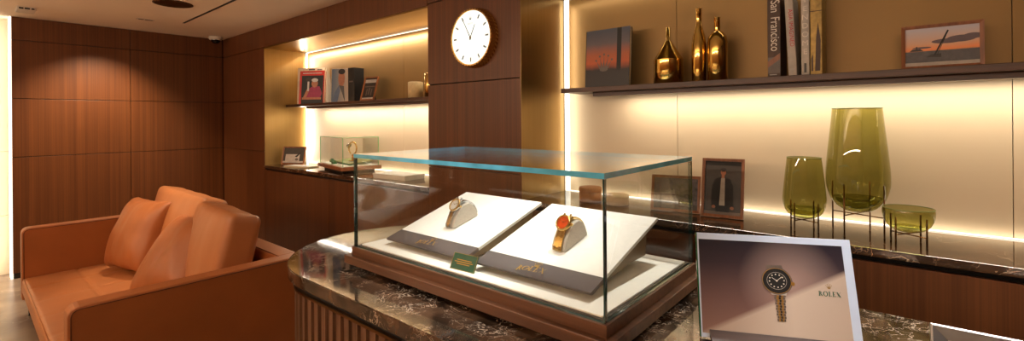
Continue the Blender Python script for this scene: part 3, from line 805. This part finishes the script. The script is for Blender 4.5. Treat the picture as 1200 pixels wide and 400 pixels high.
bm = BM(); box(bm, (-6.1, 1.585, CE - .004), (-3.2, 1.605, CE - .0003)); tag(obj('slot_diffuser', bm, 'black'), 'long thin black linear air slot in the ceiling', 'air slot')
t = thing('security_camera', 'small white dome security camera in the ceiling corner', 'camera', (-6.78, 2.12, CE - .0005))
bm = BM(); lathe(bm, [(0, 0), (.075, 0), (.078, -.03), (.065, -.045), (0, -.045)], 32); obj('base', bm, 'white_plastic', t)
bm = BM(); lathe(bm, [(.05, -.0452), (.048, -.065), (.03, -.085), (0, -.092)], 28); obj('dome', bm, 'lens_dark', t)

# ------------------------------------------------------------------ CLOCK
ck = thing('wall_clock', 'round wall clock with white lit face and fluted gold bezel', 'clock', (-2.225, WB - .0005, 2.155))
CR = .19
bm = BM(); lathe(bm, [(0, 0), (.203, 0), (.203, .02), (CR + .004, .060), (CR - .008, .060), (CR - .010, .052), (0, .052)], 96)
for i, v in enumerate(list(bm.verts)):
    r = math.hypot(v.co.x, v.co.y)
    if .19 < r and v.co.z > .001:
        k = round(math.atan2(v.co.y, v.co.x) / (2 * pi) * 96)
        if k % 2: v.co.x *= .965; v.co.y *= .965
bmesh.ops.rotate(bm, verts=bm.verts[:], cent=(0, 0, 0), matrix=Matrix.Rotation(R(90), 3, 'X'))
bz = obj('bezel', bm, 'gold', ck)
for p_ in bz.data.polygons: p_.use_smooth = False
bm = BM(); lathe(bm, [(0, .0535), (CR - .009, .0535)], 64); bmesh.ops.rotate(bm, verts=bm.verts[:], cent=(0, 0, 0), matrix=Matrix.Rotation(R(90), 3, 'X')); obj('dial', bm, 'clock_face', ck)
P = []
for k in range(1, 12):
    a = R(90 - 30 * k); d = Vector((cos(a), sin(a))); n = Vector((-d.y, d.x)); p = d * .135
    q = [p + n * .006, p - n * .006, p - n * .006 + d * .030, p + n * .006 + d * .030]; art('hour_marker', [([(v.x, v.y) for v in q], 'clock_mark')], ck, y=-.0542)
P += crown(0, .118, .038, 'clock_mark')
art('printed_lettering', rolex(-.027, .088, .012, 'clock_mark'), ck, y=-.0542, step=.00002)
art('crown_emblem', P, ck, y=-.0542, step=.00002)
def hand(a, l, wd):
    a = R(90 - a); d = Vector((cos(a), sin(a))); n = Vector((-d.y, d.x))
    return [(v.x, v.y) for v in (d * -.02 + n * wd, d * -.02 - n * wd, d * l - n * wd * .6, d * l + n * wd * .6)]
art('hour_hand', [(hand(27, .095, .005), 'clock_mark')], ck, y=-.057)
art('minute_hand', [(hand(331, .155, .004), 'clock_mark')], ck, y=-.0585)
bm = BM(); lathe(bm, [(0, .0525), (.007, .0525), (.007, .0605), (0, .0605)], 16); bmesh.ops.rotate(bm, verts=bm.verts[:], cent=(0, 0, 0), matrix=Matrix.Rotation(R(90), 3, 'X')); obj('center_pin', bm, 'gold', ck)

# ------------------------------------------------------------------ frames, books, boxes
def photo_frame(name, label, loc, rz, tilt, wd, hh, bar, polys, mat='frame_wood', stand=True, cat='photo frame'):
    t = thing(name, label, cat, (loc[0], loc[1], loc[2] + .016 * sin(R(tilt))), (R(-tilt), 0, R(rz)))
    bm = BM()
    o4 = rect(-wd / 2, 0, wd / 2, hh); i4 = rect(-wd / 2 + bar, bar, wd / 2 - bar, hh - bar)
    F = [[bm.verts.new((x, y, z)) for x, z in pts] for pts, y in ((o4, .016), (o4, 0), (i4, .003), (i4, .016))]
    for A, B in zip(F, F[1:]):
        for i in range(4): bm.faces.new((A[i], A[(i + 1) % 4], B[(i + 1) % 4], B[i]))
    for i in range(4): bm.faces.new((F[3][i], F[3][(i + 1) % 4], F[0][(i + 1) % 4], F[0][i]))
    obj('frame', bm, mat, t)
    bm = BM(); box(bm, (-wd / 2 + bar * .6, .012, bar * .6), (wd / 2 - bar * .6, .0155, hh - bar * .6)); obj('backing', bm, 'black', t)
    a = art('photograph', polys, t, y=.0085, step=.00005)
    if stand:
        a = R(tilt); D = hh * .62
        bm = BM(); prism(bm, [(.0165, .02), (.0165, D), (.022, D), (.022 + D * math.tan(R(16)) + D * sin(a), .022 * 0 + (.03 + D * .1) * sin(a) * .0 + math.tan(a) * -0 + .0)], (-.02, 0, 0), (0, 1, 0), (0, 0, 1), (.04, 0, 0)); s = obj('easel_leg', bm, 'black', t)
        s.data.update()
        for v in s.data.vertices:     # keep the foot on the table
            yy = v.co.y * cos(a) + v.co.z * sin(a); zz = -v.co.y * sin(a) + v.co.z * cos(a)
            if zz < .0: 
                v.co.z += (0.0005 - zz) / cos(a)
    return t
bw = lambda w, h: [(rect(-w / 2, 0, w / 2, h), 'photo_dark')]
# portrait on counter
w_, h_ = .185, .275
man = [(rect(-.085, .012, .085, .265), 'photo_dark'), (rect(-.085, .012, .085, .03), 'photo_mid'),
       ([(-.050, .055), (.052, .055), (.050, .16), (.034, .197), (.006, .208), (-.012, .206), (-.040, .190), (-.052, .15)], 'jacket'),
       ([(-.014, .06), (.012, .06), (.010, .20), (-.008, .20)], 'shirt'), (rect(-.030, .028, .034, .060), 'trousers'),
       ([(-.006, .20), (.008, .20), (.008, .22), (-.006, .22)], 'skin'), (ell(.002, .230, .0125, .017), 'skin'), (ell(.002, .243, .0135, .009), 'hair'),
       (rect(-.008, .231, .012, .233), 'hair'), (ell(-.040, .052, .009, .008), 'skin'), (ell(.046, .050, .009, .008), 'skin')]
photo_frame('photo_frame', 'brown wood framed portrait of a standing man in a dark jacket', (-.705, 2.465, CT + .0008), 6, 13, .20, .30, .014, man)
spk = [(rect(-.12, .01, .12, .18), 'photo_speckle'), ([(-.12, .01), (.0, .01), (-.04, .18), (-.12, .18)], 'photo_mid'), ([(-.12, .01), (.12, .01), (.12, .04), (-.12, .06)], 'photo_dark')]
photo_frame('photo_frame', 'dark speckled photo in a brown frame standing just behind the display case', (-.945, 2.47, CT + .0008), 10, 14, .255, .195, .014, spk)
# sailing photo
ship = [(rect(-.115, .012, .115, .172), 'sunset'), (rect(-.115, .012, .115, .075), 'sea'), (rect(-.115, .012, .115, .028), 'sand'),
        (ell(.02, .112, .05, .010), 'cloud'), (ell(.06, .118, .045, .014), 'cloud'), (ell(.095, .125, .03, .012), 'cloud'), (ell(-.06, .09, .03, .004), 'cloud'),
        ([(-.10, .076), (-.055, .076), (-.065, .086), (-.09, .086)], 'photo_dark'), (rect(-.079, .086, -.074, .096), 'photo_dark'),
        ([(-.045, .05), (.0, .046), (.0, .062), (-.03, .06)], 'photo_dark'), ([(-.024, .055), (-.018, .055), (.024, .155), (.019, .158)], 'jacket'), ([(-.014, .055), (-.012, .055), (.016, .135), (.015, .137)], 'jacket')]
photo_frame('photo_frame', 'wide brown framed sunset seascape with a leaning mast on the upper shelf', (.121, 2.60, 1.7978), 0, 3, .252, .185, .013, ship)
# small frames in the far niche
bwA = [(rect(-.20, .01, .20, .20), 'photo_dark'), (rect(-.15, .025, .11, .12), 'photo_light'), (rect(-.19, .02, .19, .04), 'photo_light'), ([(.02, .09), (.10, .14), (.13, .14), (.06, .085)], 'jacket'), (ell(.06, .06, .03, .015), 'photo_mid')]
photo_frame('photo_frame', 'small brown framed black and white photo at the left end of the far niche counter', (-5.44, 2.475, CT + .0008), 28, 14, .30, .21, .014, [([(x * .72, z) for x, z in q], m) for q, m in bwA])
bwB = [(rect(-.10, .01, .10, .24), 'photo_dark'), (rect(-.085, .185, .085, .22), 'photo_light'), (rect(-.075, .14, .075, .15), 'photo_mid'), (rect(-.01, .06, .01, .13), 'photo_mid'), (rect(-.04, .05, -.025, .12), 'photo_mid'), (rect(.03, .05, .045, .12), 'photo_mid'), (rect(-.085, .016, .085, .03), 'photo_light')]
photo_frame('photo_frame', 'small framed dark poster leaning on the far niche shelf right of the books', (-4.06, 2.58, 1.7978), 6, 16, .20, .245, .013, bwB)

def book(label, loc, rz, tilt, lean, th, dp, hh, cover, spine=None, name='book'):
    """upright book: spine faces -Y, th along X, dp along Y"""
    t = thing(name, label, 'book', loc, (R(-tilt), R(lean), R(rz)))
    bm = BM(); c = .003
    box(bm, (-th / 2, 0, 0), (-th / 2 + c, dp, hh), 0); box(bm, (th / 2 - c, 0, 0), (th / 2, dp, hh), 0)
    prism(bm, [(-th / 2, 0.0), (-th / 2 + .002, -.003), (0, -.005), (th / 2 - .002, -.003), (th / 2, 0), (th / 2 - c, .003), (-th / 2 + c, .003)], (0, 0, 0), (1, 0, 0), (0, 1, 0), (0, 0, hh))
    obj('cover', bm, cover, t)
    bm = BM(); box(bm, (-th / 2 + c + .0002, .0035, .004), (th / 2 - c - .0002, dp - .005, hh - .004)); obj('pages', bm, 'pages', t)
    return t
SB = 1.7978
b = book('thick dark book with San Francisco lettered down its spine', (-.488, 2.60, SB), 0, 0, 0, .058, .14, .40, 'book_brown')
text('spine_lettering', 'San', .056, 'ink_white', b, (.004, -.0056, .352), (R(90), R(90), 0), sx=.8)
text('spine_lettering', 'Francisco', .056, 'ink_white', b, (.004, -.0056, .215), (R(90), R(90), 0), sx=.8)
art('spine_picture', [(rect(-.027, .02, .027, .10), 'photo_mid'), ([(-.027, .05), (.027, .09), (.027, .12), (-.027, .08)], 'frame_wood'), (rect(-.020, .012, .012, .016), 'ink_light')], b, y=-.0052, step=.00005)
b = book('grey book with red ASIA IMAGINED lettering, second from left on the shelf', (-.408, 2.60, SB + .0012), 0, 0, -2.5, .036, .14, .39, 'book_grey')
text('spine_lettering', 'ASIA IMAGINED', .026, 'ink_red', b, (.004, -.0056, .235), (R(90), R(90), 0))
art('spine_mark', [(rect(-.010, .03, .010, .038), 'ink_light'), (rect(-.014, .10, -.012, .30), 'ink_light')], b, y=-.0054)
b = book('grey book lettered VENDOME down its spine', (-.356, 2.60, SB), 0, 0, 0, .034, .14, .41, 'book_grey')
for i, ch in enumerate('VENDOME'): text('spine_letter', ch, .036, 'ink_white', b, (0, -.0056, .36 - i * .041), (R(90), 0, 0))
art('spine_mark', [(rect(-.005, .015, .005, .06), 'photo_dark')], b, y=-.0054)
b = book('gold toned book with a mottled spine at the right end of the row', (-.312, 2.60, SB), 0, 0, 0, .048, .14, .41, 'book_gold')
art('spine_picture', [(rect(-.024, .30, .024, .304), 'book_brown'), ([(-.005, .02), (.015, .02), (.018, .16), (.008, .25), (.0, .18)], 'book_brown'), ([(-.02, .02), (-.012, .02), (-.012, .1), (-.02, .08)], 'book_brown')], b, y=-.0054, step=.00005)
# large black book with crown, cover facing out
def cover_book(label, loc, rz, tilt, wd, hh, th, cover, polys, spine_m=None):
    t = thing('book', label, 'book', loc, (R(-tilt), 0, R(rz)))
    bm = BM(); c = .003
    box(bm, (0, 0, 0), (wd, c, hh)); box(bm, (0, th - c, 0), (wd, th, hh)); box(bm, (-.004, 0, 0), (0, th, hh))
    obj('cover', bm, cover, t)
    bm = BM(); box(bm, (.0005, c + .0002, .004), (wd - .003, th - c - .0002, hh - .004)); obj('pages', bm, 'pages', t)
    art('cover_print', polys, t, y=-.0006, step=.00005)
    return t
cb = [(rect(0, 0, .300, .365), 'crown_cover'), (rect(.215, .10, .245, .365), 'book_black')] + crown(.128, .098, .115, 'photo_mid')
cover_book('large dark sunset book with a crown on its cover at the left of the shelf', (-1.56, 2.585, SB + .0006), 0, 4, .300, .365, .032, 'book_black', cb)
# far niche shelf books
g1 = [(rect(.02, .0, .26, .33), 'book_black'), (rect(.0, .33, .27, .385), 'book_red'), (rect(.03, .352, .24, .362), 'ink_light'), (rect(.0, 0, .02, .33), 'book_red'),
      ([(.05, .06), (.22, .05), (.25, .12), (.22, .20), (.15, .21), (.11, .18), (.09, .12)], 'pink'), (ell(.165, .235, .035, .045), 'skin'), (ell(.165, .275, .036, .022), 'ink_light'),
      ([(.04, .07), (.07, .06), (.11, .16), (.08, .17)], 'skin'), ([(.03, .05), (.24, .05), (.24, .075), (.03, .075)], 'skin'), (rect(.085, .15, .105, .26), 'ink_light'), (ell(.095, .285, .03, .02), 'photo_dark')]
cover_book('black and red magazine cover with a figure in pink on the far niche shelf', (-5.35, 2.52, SB + .0006), 30, 5, .31, .38, .03, 'book_red', [([(p[0] * 1.15, p[1]) for p in q], m) for q, m in g1])
cover_book('tall cream book standing behind the red and black magazine', (-5.445, 2.545, SB + .0006), 30, 3, .345, .425, .03, 'book_cream', [(rect(.14, .398, .22, .415), 'photo_dark'), (rect(.25, .395, .31, .412), 'photo_mid')])
g2 = [(rect(0, 0, .29, .355), 'face_cover'), (ell(.16, .25, .052, .085), 'skin'), (ell(.16, .325, .055, .03), 'hair'), ([(.12, .18), (.20, .17), (.22, .0), (.17, .10)], 'photo_dark'), ([(.10, .0), (.14, .12), (.12, .18), (.05, .10), (.02, 0)], 'photo_blue')]
cover_book('book with a face and blue tones on its cover beside the magazine', (-4.66, 2.54, SB + .0006), 25, 3, .22, .36, .03, 'book_cream', [([(x * .758, z) for x, z in q], m) for q, m in g2])
b = book('black spined book standing right of the face cover book', (-4.36, 2.60, SB), 8, 0, 0, .10, .12, .35, 'book_black')
art('spine_mark', [(rect(-.03, .20, .03, .215), 'photo_mid')], b, y=-.0054)
# white candle + gold vessel on the far shelf
bm = BM(); lathe(bm, [(0, 0), (.066, 0), (.066, .138), (.058, .142), (.056, .138), (0, .136)], 36); tag(obj('candle', bm, 'candle_cream', loc=(-3.31, 2.60, SB)), 'squat cream cylinder candle on the far niche shelf', 'candle')
bm = BM(); lathe(bm, [(0, 0), (.06, 0), (.062, .10), (.062, .20), (.055, .205), (.053, .20), (0, .195)], 36); tag(obj('gold_vessel', bm, 'gold', loc=(-3.09, 2.60, SB)), 'yellow gold cylinder vessel partly behind the clock wall', 'vessel')

# gold bottles
def bottle(prof, loc, label, capz=None):
    t = thing('gold_bottle', label, 'bottle', loc)
    bm = BM(); lathe(bm, prof[0], 44); obj('body', bm, 'gold_polished', t)
    bm = BM(); lathe(bm, prof[1], 28); obj('neck', bm, 'gold_polished', t)
bottle(([(0, 0), (.080, 0), (.083, .003), (.083, .137), (.083, .138), (.0825, .139), (.017, .246), (.016, .248)], [(.0125, .245), (.0125, .325), (.010, .325), (.010, .25)]), (-1.035, 2.63, SB), 'gold bottle with a wide cylinder body and cone shoulder')
bottle(([(0, 0), (.036, 0), (.038, .003), (.039, .20), (.034, .25), (.019, .305), (.0155, .33)], [(.0155, .33), (.0150, .40), (.017, .402), (.017, .408), (.013, .408), (.013, .33)]), (-.862, 2.63, SB), 'tall slim gold bottle in the middle of the trio')
bottle(([(0, 0), (.048, 0), (.051, .003), (.051, .21), (.046, .238), (.030, .262), (.015, .272)], [(.0150, .272), (.0150, .338), (.017, .34), (.017, .345), (.012, .345), (.012, .28)]), (-.765, 2.63, SB), 'round shouldered gold bottle at the right of the trio')

# ------------------------------------------------------------------ green glass vases
def vase(label, loc, prof, zb, ring_r, leg_top, rz, kind='glass_vase', cat='vase', lr=.0032):
    t = thing(kind, label, cat, loc, (0, 0, R(rz)))
    bm = BM(); lathe(bm, [(r, z + zb) for r, z in prof], 64); obj('glass_body', bm, 'green_glass', t, recalc=True)
    q = [(r * .90, z * .9 + .014 + zb) for r, z in prof if z < prof[-1][1] * .14]; bm = BM(); lathe(bm, q, 64); obj('thick_glass_base', bm, 'green_glass', t)
    r0_, z0_ = prof[-1]
    bm = BM(); tube(bm, [(r0_ * cos(2 * pi * k / 64), r0_ * sin(2 * pi * k / 64), z0_ + zb) for k in range(64)], .0016, 6, closed=True); obj('rim', bm, 'green_soft', t)
    for k in range(4):
        a = pi / 4 + k * pi / 2
        bm = BM(); tube(bm, [(ring_r * cos(a), ring_r * sin(a), 0), (ring_r * cos(a), ring_r * sin(a), leg_top)], lr, 10); obj('leg', bm, 'brass_wire', t)
    bm = BM()
    for k in range(2):
        a = pi / 4 + k * pi / 2; d = Vector((cos(a), sin(a), 0)) * ring_r
        tube(bm, [d + Vector((0, 0, zb - .006 - .004 * k)), -d + Vector((0, 0, zb - .006 - .004 * k))], lr * .8, 8)
    obj('cross_bar', bm, 'brass_wire', t)
def curve(pts, n=24):
    """smooth monotone profile through points"""
    out = []; P = [Vector((a, b, 0)) for a, b in pts]
    for i in range(len(P) - 1):
        p0 = P[max(i - 1, 0)]; p1 = P[i]; p2 = P[i + 1]; p3 = P[min(i + 2, len(P) - 1)]
        for k in range(6):
            t = k / 6
            q = .5 * ((2 * p1) + (p2 - p0) * t + (2 * p0 - 5 * p1 + 4 * p2 - p3) * t * t + (-p0 + 3 * p1 - 3 * p2 + p3) * t ** 3)
            out.append((max(q.x, 0), q.y))
    out.append(pts[-1]); return out
vase('tallest green glass vase on a bronze wire stand in the middle of the group', (-.155, 2.50, CT), curve([(0, 0), (.048, .008), (.088, .040), (.110, .095), (.115, .15), (.109, .24), (.098, .35), (.089, .448)]), .095, .100, .22, 22)
vase('smaller green glass vase on a bronze stand at the left of the group', (-.345, 2.45, CT), curve([(0, 0), (.042, .006), (.072, .030), (.085, .075), (.083, .12), (.076, .19), (.067, .272)]), .052, .064, .125, 18)
vase('shallow green glass bowl on a bronze wire stand right of the vases', (.012, 2.41, CT), curve([(0, 0), (.036, .004), (.062, .020), (.078, .050), (.082, .078), (.080, .094)]), .050, .066, .112, 10, 'glass_bowl', 'bowl')
# round boxes
for lab, m, x, y, r, h in (('brown round box on the counter, seen through the display case', 'box_brown', -1.48, 2.50, .068, .088), ('cream round box beside the brown one, seen through the case glass', 'box_cream', -1.30, 2.50, .068, .060)):
    t = thing('round_box', lab, 'box', (x, y, CT))
    bm = BM(); lathe(bm, [(0, 0), (r - .004, 0), (r, .004), (r, h * .7), (0, h * .7)], 36); obj('box_body', bm, m, t)
    bm = BM(); lathe(bm, [(r + .0015, h * .70), (r + .002, h - .006), (r - .004, h), (0, h)], 36); obj('lid', bm, m, t)

# ------------------------------------------------------------------ far niche counter objects
sa = math.atan2(.137, -.706) - pi
ca = thing('glass_display_case', 'small glass display case on a wood base in the far niche', 'display case', (-4.09, 2.34, CT), (0, 0, R(-11)))
glass_box(ca, -.70, 0, 0, .36, .062, .345, .006, 'glass_edge_green')
bm = BM(); box(bm, (-.72, -.02, .026), (.02, .38, .0615), 0, .002); obj('base', bm, 'frame_wood', ca)
bm = BM(); box(bm, (-.62, .02, .0005), (-.06, .34, .026)); obj('foot', bm, 'black', ca)
bm = BM(); box(bm, (-.69, .01, .0618), (-.01, .35, .066)); obj('display_floor', bm, 'tray_white', ca)
def incase(x, y, z):
    a = R(-11); return (-4.09 + x * cos(a) - y * sin(a), 2.34 + x * sin(a) + y * cos(a), CT + z)
t = thing('watch_pad', 'green edged beige tilted pad inside the small glass case', 'display pad', incase(-.30, .20, .074), (R(6), 0, R(-11)))
bm = BM(); box(bm, (-.22, -.11, .018), (.24, .13, .026), 0, .002); obj('board', bm, 'green_soft', t)
bm = BM(); prism(bm, [(-.10, .0002), (.12, -.012), (.12, .0178), (-.10, .0178)], (-.16, 0, 0), (0, 1, 0), (0, 0, 1), (.34, 0, 0)); obj('support', bm, 'green_leather', t)
for x, y, lab in ((-.62, .10, 'small green cube block at the left inside the small glass case'), (-.40, .05, 'small green block in the middle of the small glass case')):
    bm = BM(); box(bm, (-.028, -.02, 0), (.028, .02, .026)); box(bm, (-.018, -.012, .0258), (.018, .012, .036)); o = obj('green_block', bm, 'green_leather', None, bev=.002); o.location = incase(x, y, .0662); o.rotation_euler = (0, 0, R(-11)); tag(o, lab, 'block')
t = thing('ring_watch', 'gold and silver watch standing upright on a small stand in the far glass case', 'watch', incase(-.20, .17, .1005), (0, 0, R(10))); t.scale = (1.35,) * 3
bm = BM(); lathe(bm, [(0, 0), (.03, 0), (.03, .004), (.008, .006), (.007, .05), (0, .05)], 20); obj('stand', bm, 'gold', t)
bm = BM(); tube(bm, [(.042 * cos(R(a)), 0, .095 + .046 * sin(R(a))) for a in range(-80, 250, 10)], .0055, 8); obj('bracelet', bm, 'gold', t)
bm = BM(); lathe(bm, [(0, -.005), (.019, -.005), (.019, .005), (0, .005)], 24); bmesh.ops.rotate(bm, verts=bm.verts[:], cent=(0, 0, 0), matrix=Matrix.Rotation(R(-60), 3, 'Y')); o = obj('case', bm, 'steel', t); o.location = (-.040, 0, .115)
# booklets
t = thing('booklet', 'cream booklet lying flat at the left of the far niche counter', 'booklet', (-5.10, 2.40, CT), (0, 0, R(14)))
bm = BM(); box(bm, (-.18, -.055, .0003), (.20, .09, .012), 0, .001); obj('pages', bm, 'pages', t)
bm = BM(); box(bm, (-.182, -.058, .0122), (.202, .092, .0145)); obj('cover', bm, 'card_white', t)
t = thing('presentation_box', 'flat white box on the far niche counter seen through the big glass case', 'box', (-3.40, 2.46, CT), (0, 0, R(4)))
bm = BM(); box(bm, (-.20, -.10, .0003), (.22, .12, .026), 0, .002); obj('box_base', bm, 'card_white', t)
bm = BM(); box(bm, (-.203, -.103, .0262), (.223, .123, .042), 0, .002); obj('lid', bm, 'card_white', t)
